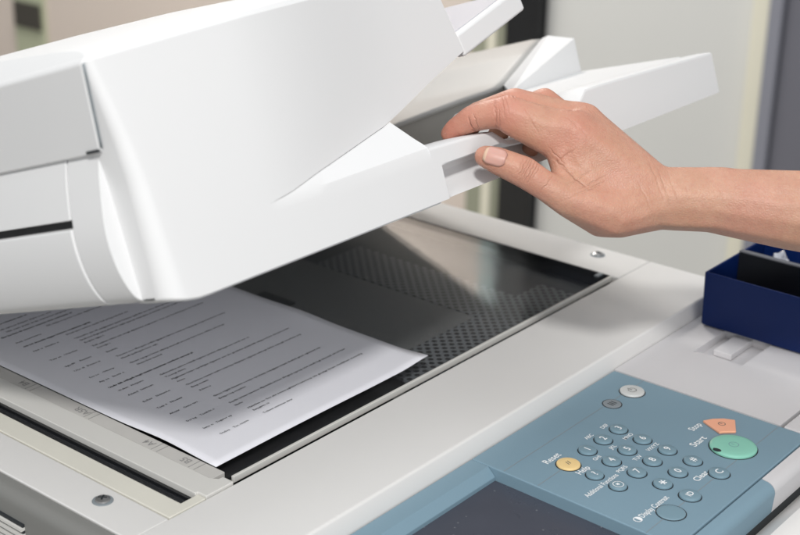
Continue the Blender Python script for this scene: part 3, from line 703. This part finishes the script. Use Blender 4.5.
# ------------------------------------------------------------------ navy clip box on the shelf
bxr = thing('clip_box', 'small navy blue plastic box standing on the copier side shelf', 'box', (0.48, -0.18, ZS))
X0, X1, Y0, Y1, Z0, Z1 = 0.4310, 0.5330, -0.2850, -0.0965, ZS + 0.0006, 0.0335
b = NB(); wth = 0.0019
outer = lambda e, z: [b.verts.new((x, y, z)) for x, y in ((X0 + e, Y0 + e), (X1 - e, Y0 + e), (X1 - e, Y1 - e), (X0 + e, Y1 - e))]
r0 = outer(0.0012, Z0); r1 = outer(0, Z0 + 0.002); r2 = outer(-0.0008, Z1); r3 = outer(wth - 0.0008, Z1); r4 = outer(wth, Z0 + 0.002)
for a, c in ((r0, r1), (r1, r2), (r2, r3), (r3, r4)):
    for k in range(4): b.faces.new((a[k], a[(k + 1) % 4], c[(k + 1) % 4], c[k]))
b.faces.new(r0[::-1]); b.faces.new(r4)
obj('box_shell', b, M['navy'], bxr, 0.0009, 3)
b = NB(); bm_box(b, 0.4800, 0.4828, Y0 + 0.003, Y1 - 0.003, Z0 + 0.0025, 0.0365); dv = obj('divider', b, M['black'], bxr, 0.0004)
b = NB(); bm_box(b, 0.4790, 0.4838, Y0 + 0.003, Y1 - 0.003, 0.0367, 0.0383); obj('divider_edge', b, M['grey_rim'], bxr, 0.0005)
def crumple(name, c, s, seed, label):
    rr = random.Random(seed); b = NB(); bmesh.ops.create_icosphere(b, subdivisions=3, radius=1.0)
    dirs = [(Vector((rr.uniform(-1, 1), rr.uniform(-1, 1), rr.uniform(-1, 1))).normalized(), rr.uniform(0.15, 0.5)) for _ in range(9)]
    for v in b.verts:
        k_ = 1.0 - sum(am * max(0.0, v.co.normalized().dot(d_) - 0.55) * 2 for d_, am in dirs) + rr.uniform(-0.08, 0.08); v.co = Vector((c[0] + v.co.x * s[0] * k_, c[1] + v.co.y * s[1] * k_, c[2] + v.co.z * s[2] * k_))
    o = obj(name, b, M['clear'], smooth=15); tag(o, label, 'wrapper'); return o
crumple('plastic_wrapper', (0.5070, -0.1240, 0.0245), (0.010, 0.010, 0.013), 3, 'small crumpled clear wrapper at the rear corner inside the navy box')
crumple('plastic_wrapper', (0.5040, -0.1620, 0.0200), (0.015, 0.020, 0.016), 5, 'larger crumpled clear wrapper in the navy box nearest the right edge')

# ------------------------------------------------------------------ the hand and arm
HO = Vector((0.2193, -0.09445, 0.19091))
def H(p): return HO + right * (p[0] / 1000) + up * (p[1] / 1000) + fwd * (p[2] / 1000)
J = dict(
 i0=((4, 0, 1), 12.0), ib=((-16, 4, 0), 11.4), i1=((-36.5, 12.5, 0), 10.6), ic=((-48, 11.5, 4), 9.6), i2=((-58.5, 9.5, 9), 9.0), i3=((-69.5, 4.0, 16), 6.6), i4=((-73.5, 0.5, 19), 5.4),
 m0=((15, 6.5, 18), 12.0), m1=((-31, 20.0, 17), 10.4), m2=((-55, 13.5, 27), 8.6), m3=((-65, -1, 33), 7.0),
 n0=((25, -6, 38), 11.0), n1=((-10, 23.0, 36), 9.8), n2=((-32, 16, 46), 8.2), n3=((-41, 0.5, 51), 6.8),
 p0=((34, -18, 54), 10.0), p1=((6, 6, 56), 8.4), p2=((-9, 7, 61), 7.2), p3=((-17, -6, 64), 6.2),
 t4=((-51.5, -16.0, -8.5), 7.2), t3=((-44, -18.8, -11), 8.9), t2=((-27.0, -26.2, -12), 10.3), tb=((-15, -34, -11), 9.7), t1=((0, -42.5, -8), 11.6), t0=((31, -51.0, 0), 16.5),
 h1=((25, -49.5, 7), 17.5), h2=((44, -32, 46), 15.0), pc=((22, -22, 20), 14.0),
 w1=((58, -41.5, 12), 20.5), w2=((64, -39, 36), 18.0), f1=((98, -42.5, 12), 21.5), f2=((104, -41, 36), 20.0),
 g1=((148, -49, 8), 26.5), g2=((156, -48, 34), 26.0), e1=((232, -61, -10), 31.0), e2=((240, -58, 18), 31.0), e3=((318, -66, -30), 34.0), u3=((360, 60, -60), 42.0),
 ib2=((-15, -2, 1), 11.0), il=((-35, 7.5, 1), 9.6), il2=((-4, -9, 2), 10.2), wbx=((-2, -24, 1), 7.5), wb1=((6, -14, 3), 11.0), wb2=((17, -32, 3), 11.0))
hb = NB()
def hull(names, seg=2):
    t_ = NB()
    for n in names:
        (p, r_) = J[n]; c = H(p)
        bmesh.ops.create_icosphere(t_, subdivisions=seg, radius=r_ / 1000, matrix=Matrix.Translation(c))
    r_ = bmesh.ops.convex_hull(t_, input=t_.verts)
    bmesh.ops.delete(t_, geom=list(set([g for g in r_['geom_interior'] if isinstance(g, bmesh.types.BMVert)])), context='VERTS')
    me_ = bpy.data.meshes.new('tmp'); t_.to_mesh(me_); t_.free(); hb.from_mesh(me_); bpy.data.meshes.remove(me_)
for ch in (('i0', 'ib', 'i1', 'ic', 'i2', 'i3', 'i4'), ('m0', 'm1', 'm2', 'm3'), ('n0', 'n1', 'n2', 'n3'), ('p0', 'p1', 'p2', 'p3'), ('t0', 't1', 'tb', 't2', 't3', 't4')):
    for a, c in zip(ch, ch[1:]): hull((a, c))
for g in (('i0', 'ib2', 'il', 'i1'), ('ib2', 'il2', 'i0'), ('il2', 'wb1', 'i0'), ('wb1', 'wb2', 'i0'), ('wbx', 'wb1', 'wb2'), ('wbx', 'il2', 'wb1'), ('wbx', 'wb2', 't1'), ('i0', 'm0', 'w1', 'w2'), ('m0', 'n0', 'w1', 'w2'), ('n0', 'p0', 'w2', 'h2'), ('i0', 'pc', 'w1', 'h1'), ('pc', 'p0', 'h2', 'm0'), ('h1', 'h2', 'w1', 'w2', 'pc'), ('h1', 't0', 'w1'), ('wb1', 'wb2', 'h1', 'pc'), ('wb2', 't1', 'h1'),
          ('w1', 'w2', 'f1', 'f2'), ('f1', 'f2', 'g1', 'g2'), ('g1', 'g2', 'e1', 'e2'), ('e1', 'e2', 'e3'), ('e3', 'u3')):
    hull(g)
me = bpy.data.meshes.new('person'); hb.to_mesh(me); hb.free()
tmp = bpy.data.objects.new('person', me); col.objects.link(tmp)
rm = tmp.modifiers.new('merge', 'REMESH'); rm.mode = 'VOXEL'; rm.voxel_size = 0.00125; rm.use_smooth_shade = True
sm = tmp.modifiers.new('soften', 'SMOOTH'); sm.factor = 0.5; sm.iterations = 16
bpy.context.view_layer.update()
me2 = bpy.data.meshes.new_from_object(tmp.evaluated_get(bpy.context.evaluated_depsgraph_get()))
bpy.data.objects.remove(tmp)
# flush attribute (redder knuckles and finger tips) and soft anatomical bumps
Jw = {k_: H(v[0]) for k_, v in J.items()}
flush = me2.attributes.new('flush', 'FLOAT', 'POINT')
reds = [('i1', 15, .8), ('i2', 12, .8), ('i3', 11, 1.0), ('i0', 18, .55), ('m1', 14, .7), ('n1', 14, .7), ('t2', 14, .55), ('t3', 12, .5), ('m0', 16, .5), ('h1', 24, .35)]
nrm = [0.0] * (len(me2.vertices) * 3); me2.vertices.foreach_get('normal', nrm)
co = [0.0] * (len(me2.vertices) * 3); me2.vertices.foreach_get('co', co)
import numpy as np
co = np.array(co).reshape(-1, 3); nrm = np.array(nrm).reshape(-1, 3)
fl = np.zeros(len(co))
for n, rad, amp in reds:
    d = np.linalg.norm(co - np.array(Jw[n]), axis=1) / (rad / 1000); fl = np.maximum(fl, amp * np.exp(-d ** 2 * 0.8))
flush.data.foreach_set('value', fl.astype(np.float32))
def hp(p): return np.array(H(p))
disp = np.zeros(len(co))
def ridge(a, c, wd, amp):
    a, c = hp(a), hp(c); ab = c - a; t_ = np.clip(((co - a) @ ab) / (ab @ ab), 0, 1); d = np.linalg.norm(co - (a + t_[:, None] * ab), axis=1)
    global disp; disp = disp + amp / 1000 * np.exp(-(d / (wd / 1000)) ** 2)
# knuckle bumps, tendon, hollow between thumb and index bones, wrist hollow
ridge((3, 12, -6), (3.5, 12, -4), 8, 1.6); ridge((12, 18, 14), (14, 18, 16), 8, 1.8); ridge((25, 5, 36), (26, 5, 38), 8, 1.6)
ridge((10, 10, 0), (52, -22, 8), 5, 0.8); ridge((20, 14, 18), (58, -18, 24), 5, 0.9)
ridge((14, -16, -12), (26, -26, -14), 9, -2.2); ridge((-36, 22, -4), (-35, 23, -2), 6, 0.8)
ridge((40, -28, -12), (64, -34, -14), 8, -1.0); ridge((66, -22, 4), (100, -24, 4), 6, 0.9); ridge((72, -60, 2), (150, -66, -4), 9, 0.8); ridge((80, -38, -14), (150, -42, -18), 5, -0.7); ridge((8, 2, -10), (40, -18, -14), 3, 0.5); ridge((24, 4, 10), (58, -20, 10), 2.5, 0.5)
co2 = co + nrm * disp[:, None]; me2.vertices.foreach_set('co', co2.ravel()); me2.update()
for p in me2.polygons: p.use_smooth = True
me2.name = 'person'
hand = bpy.data.objects.new('person', me2); col.objects.link(hand)
tag(hand, 'bare right hand and forearm gripping the handle rim of the lifted copier cover', 'person')

def skin_mat():
    mt = bpy.data.materials.new('skin'); mt.use_nodes = True; nt = mt.node_tree; bs = nt.nodes['Principled BSDF']; L = nt.links.new
    bs.inputs['Roughness'].default_value = 0.46; bs.inputs['Specular IOR Level'].default_value = 0.42
    bs.inputs['Subsurface Weight'].default_value = 0.22; bs.inputs['Subsurface Radius'].default_value = (1.0, 0.35, 0.2); bs.inputs['Subsurface Scale'].default_value = 0.003
    tc = nt.nodes.new('ShaderNodeTexCoord'); at = nt.nodes.new('ShaderNodeAttribute'); at.attribute_name = 'flush'
    def noise(scale, det=4):
        n = nt.nodes.new('ShaderNodeTexNoise'); n.inputs['Scale'].default_value = scale; n.inputs['Detail'].default_value = det; L(tc.outputs['Object'], n.inputs['Vector']); return n
    def mix(fac, a, c):
        x = nt.nodes.new('ShaderNodeMix'); x.data_type = 'RGBA'
        for s, v in (('Factor', fac), ('A', a), ('B', c)):
            if hasattr(v, 'default_value') or hasattr(v, 'is_linked'): L(v, x.inputs[s])
            elif s == 'Factor': x.inputs[s].default_value = v
            else: x.inputs[s].default_value = (*v, 1)
        return x.outputs['Result']
    c0 = noise(55); nb = noise(28, 3); mb = nt.nodes.new('ShaderNodeMapRange'); mb.inputs['From Min'].default_value = 0.42; mb.inputs['From Max'].default_value = 0.66; mb.inputs['To Max'].default_value = 0.45
    L(nb.outputs['Fac'], mb.inputs['Value'])
    c1 = mix(noise(55).outputs['Fac'], (0.43, 0.220, 0.142), (0.63, 0.375, 0.265))
    n2 = noise(320, 3); mr = nt.nodes.new('ShaderNodeMapRange'); mr.inputs['From Min'].default_value = 0.45; mr.inputs['From Max'].default_value = 0.75; mr.inputs['To Max'].default_value = 0.35
    L(n2.outputs['Fac'], mr.inputs['Value']); c1 = mix(mb.outputs['Result'], c1, (0.53, 0.245, 0.185)); c2 = mix(mr.outputs['Result'], c1, (0.45, 0.20, 0.145))
    m3 = nt.nodes.new('ShaderNodeMath'); m3.operation = 'MULTIPLY'; m3.inputs[1].default_value = 0.9; L(at.outputs['Fac'], m3.inputs[0])
    c3 = mix(m3.outputs[0], c2, (0.53, 0.205, 0.15)); L(c3, bs.inputs['Base Color'])
    # bump: fine skin cells + explicit creases at the joints
    vo = nt.nodes.new('ShaderNodeTexVoronoi'); vo.inputs['Scale'].default_value = 520; vo.feature = 'DISTANCE_TO_EDGE'; L(tc.outputs['Object'], vo.inputs['Vector'])
    def M_(op, a, c=None):
        n = nt.nodes.new('ShaderNodeMath'); n.operation = op
        for i, v in enumerate((a, c)):
            if v is None: continue
            if isinstance(v, (int, float)): n.inputs[i].default_value = v
            else: L(v, n.inputs[i])
        return n.outputs[0]
    wob = M_('MULTIPLY', M_('SUBTRACT', noise(260, 3).outputs['Fac'], 0.5), 0.0028)
    tot = M_('MULTIPLY', M_('MINIMUM', vo.outputs['Distance'], 0.3), 0.8)
    tot = M_('ADD', tot, M_('MULTIPLY', noise(140, 6).outputs['Fac'], 1.5))
    def crease(c, ax, wid, depth, rad):
        c = H(c); a = (right * ax[0] + up * ax[1] + fwd * ax[2]).normalized()
        sb = nt.nodes.new('ShaderNodeVectorMath'); sb.operation = 'SUBTRACT'; sb.inputs[1].default_value = c; L(tc.outputs['Object'], sb.inputs[0])
        dt = nt.nodes.new('ShaderNodeVectorMath'); dt.operation = 'DOT_PRODUCT'; dt.inputs[1].default_value = a; L(sb.outputs[0], dt.inputs[0])
        ln = nt.nodes.new('ShaderNodeVectorMath'); ln.operation = 'LENGTH'; L(sb.outputs[0], ln.inputs[0])
        t_ = M_('DIVIDE', M_('ADD', dt.outputs['Value'], wob), wid / 1000); g = M_('EXPONENT', M_('MULTIPLY', M_('MULTIPLY', t_, t_), -1.0))
        q = M_('DIVIDE', ln.outputs['Value'], rad / 1000); k_ = M_('EXPONENT', M_('MULTIPLY', M_('POWER', q, 4.0), -1.0))
        return M_('MULTIPLY', M_('MULTIPLY', g, k_), -depth)
    tax = (0.86, -0.48, 0.0)
    for s, wd, dp in ((-5.2, 0.5, 0.9), (-3.4, 0.55, 1.5), (-1.6, 0.5, 1.3), (0.0, 0.6, 1.8), (1.8, 0.5, 1.4), (3.6, 0.5, 1.1), (5.4, 0.45, 0.8)):
        tot = M_('ADD', tot, crease((-25.5 + s * 0.86, -25 - s * 0.48, -20), tax, wd, dp, 7.0 if abs(s) < 4 else 5.0))
    for c, ax, wd, dp, rad in (((-59, 1, 2), (1, 0.25, -0.4), 0.6, 2.0, 9), ((-44.5, 9, -4), (1, 0.12, 0), 0.6, 1.4, 10), ((-42.5, 7, -4), (1, 0.1, 0), 0.5, 0.9, 8), ((-33, 22, 0), (1, 0.4, 0), 0.5, 0.8, 7), ((-36, 23, 0), (1, 0.4, 0), 0.5, 0.8, 7),
                              ((10, -38, -8), (-0.4, 0.9, 0), 0.7, 1.6, 14), ((-3, -17, -8), (-0.6, 0.8, 0), 0.6, 1.0, 10), ((56, -30, -5), (0.9, 0.3, 0), 0.8, 0.7, 14), ((50, -45, -6), (0.9, 0.4, 0), 0.7, 0.7, 14), ((2, -27, -9), (0.68, 0.73, 0), 0.8, 2.6, 13), ((-6, -16, -9), (0.72, 0.7, 0), 0.5, 1.0, 8), ((6, -30, -10), (-0.5, 0.85, 0), 0.5, 0.9, 9), ((14, -33, -12), (-0.45, 0.9, 0), 0.5, 0.9, 11), ((-40, 15, -6), (1, 0.15, 0), 0.45, 0.9, 8), ((-38, 17, -6), (1, 0.2, 0), 0.45, 0.8, 7), ((-22, 5, -8), (0.9, 0.45, 0), 0.6, 0.6, 9), ((-56.5, 6, 0), (1, 0.25, -0.4), 0.4, 1.0, 6), ((61, -36, -6), (0.95, 0.25, 0), 0.6, 0.8, 12), ((66, -34, -6), (0.95, 0.2, 0), 0.6, 0.6, 12), ((-14, -34, -18), (0.8, -0.6, 0), 0.5, 0.7, 7), ((4, 4, -10), (0.7, 0.7, 0), 0.5, 0.6, 8), ((8, 1, -10), (0.75, 0.65, 0), 0.5, 0.5, 8)):
        tot = M_('ADD', tot, crease(c, ax, wd, dp, rad))
    bp = nt.nodes.new('ShaderNodeBump'); bp.inputs['Strength'].default_value = 0.75; bp.inputs['Distance'].default_value = 0.00055
    L(tot, bp.inputs['Height']); L(bp.outputs['Normal'], bs.inputs['Normal'])
    return mt
me2.materials.append(skin_mat())

def nail(center, along, normal, length, width, curve, mt='nail'):
    """curved nail plate: along = towards the tip"""
    a = (right * along[0] + up * along[1] + fwd * along[2]).normalized(); n = (right * normal[0] + up * normal[1] + fwd * normal[2]).normalized()
    n = (n - a * n.dot(a)).normalized(); s = a.cross(n); c = H(center); b = NB(); rows = []
    for i in range(15):
        t_ = -1 + 2 * i / 14
        wl = width * (1 - max(0, abs(t_) - 0.45) ** 2 * (1.15 if t_ > 0 else 1.5)); row = []
        for j in range(11):
            q = -1 + 2 * j / 10
            row.append(c + a * (t_ * length / 2000) + s * (q * wl / 2000) - n * (curve / 1000 * q * q + 0.0006 * max(0, t_) ** 2))
        rows.append(row)
    grid_faces(b, rows)
    b.faces.ensure_lookup_table()
    for f in b.faces:
        if (f.calc_center_median() - c).dot(a) > length * 0.00034: f.material_index = 1
    o = obj('fingernail', b, [M[mt], M['nail_edge']], hand, smooth=80); s_ = o.modifiers.new('thickness', 'SOLIDIFY'); s_.thickness = 0.0008; s_.offset = 0; return o
nail((-46.0, -16.3, -19.8), (-0.93, 0.30, 0.20), (-0.12, 0.24, -1.0), 14.0, 11.2, 2.1)
nail((-74.5, 5.0, 15.6), (-0.70, -0.62, 0.35), (-0.62, 0.62, -0.48), 8.5, 7.5, 1.2)
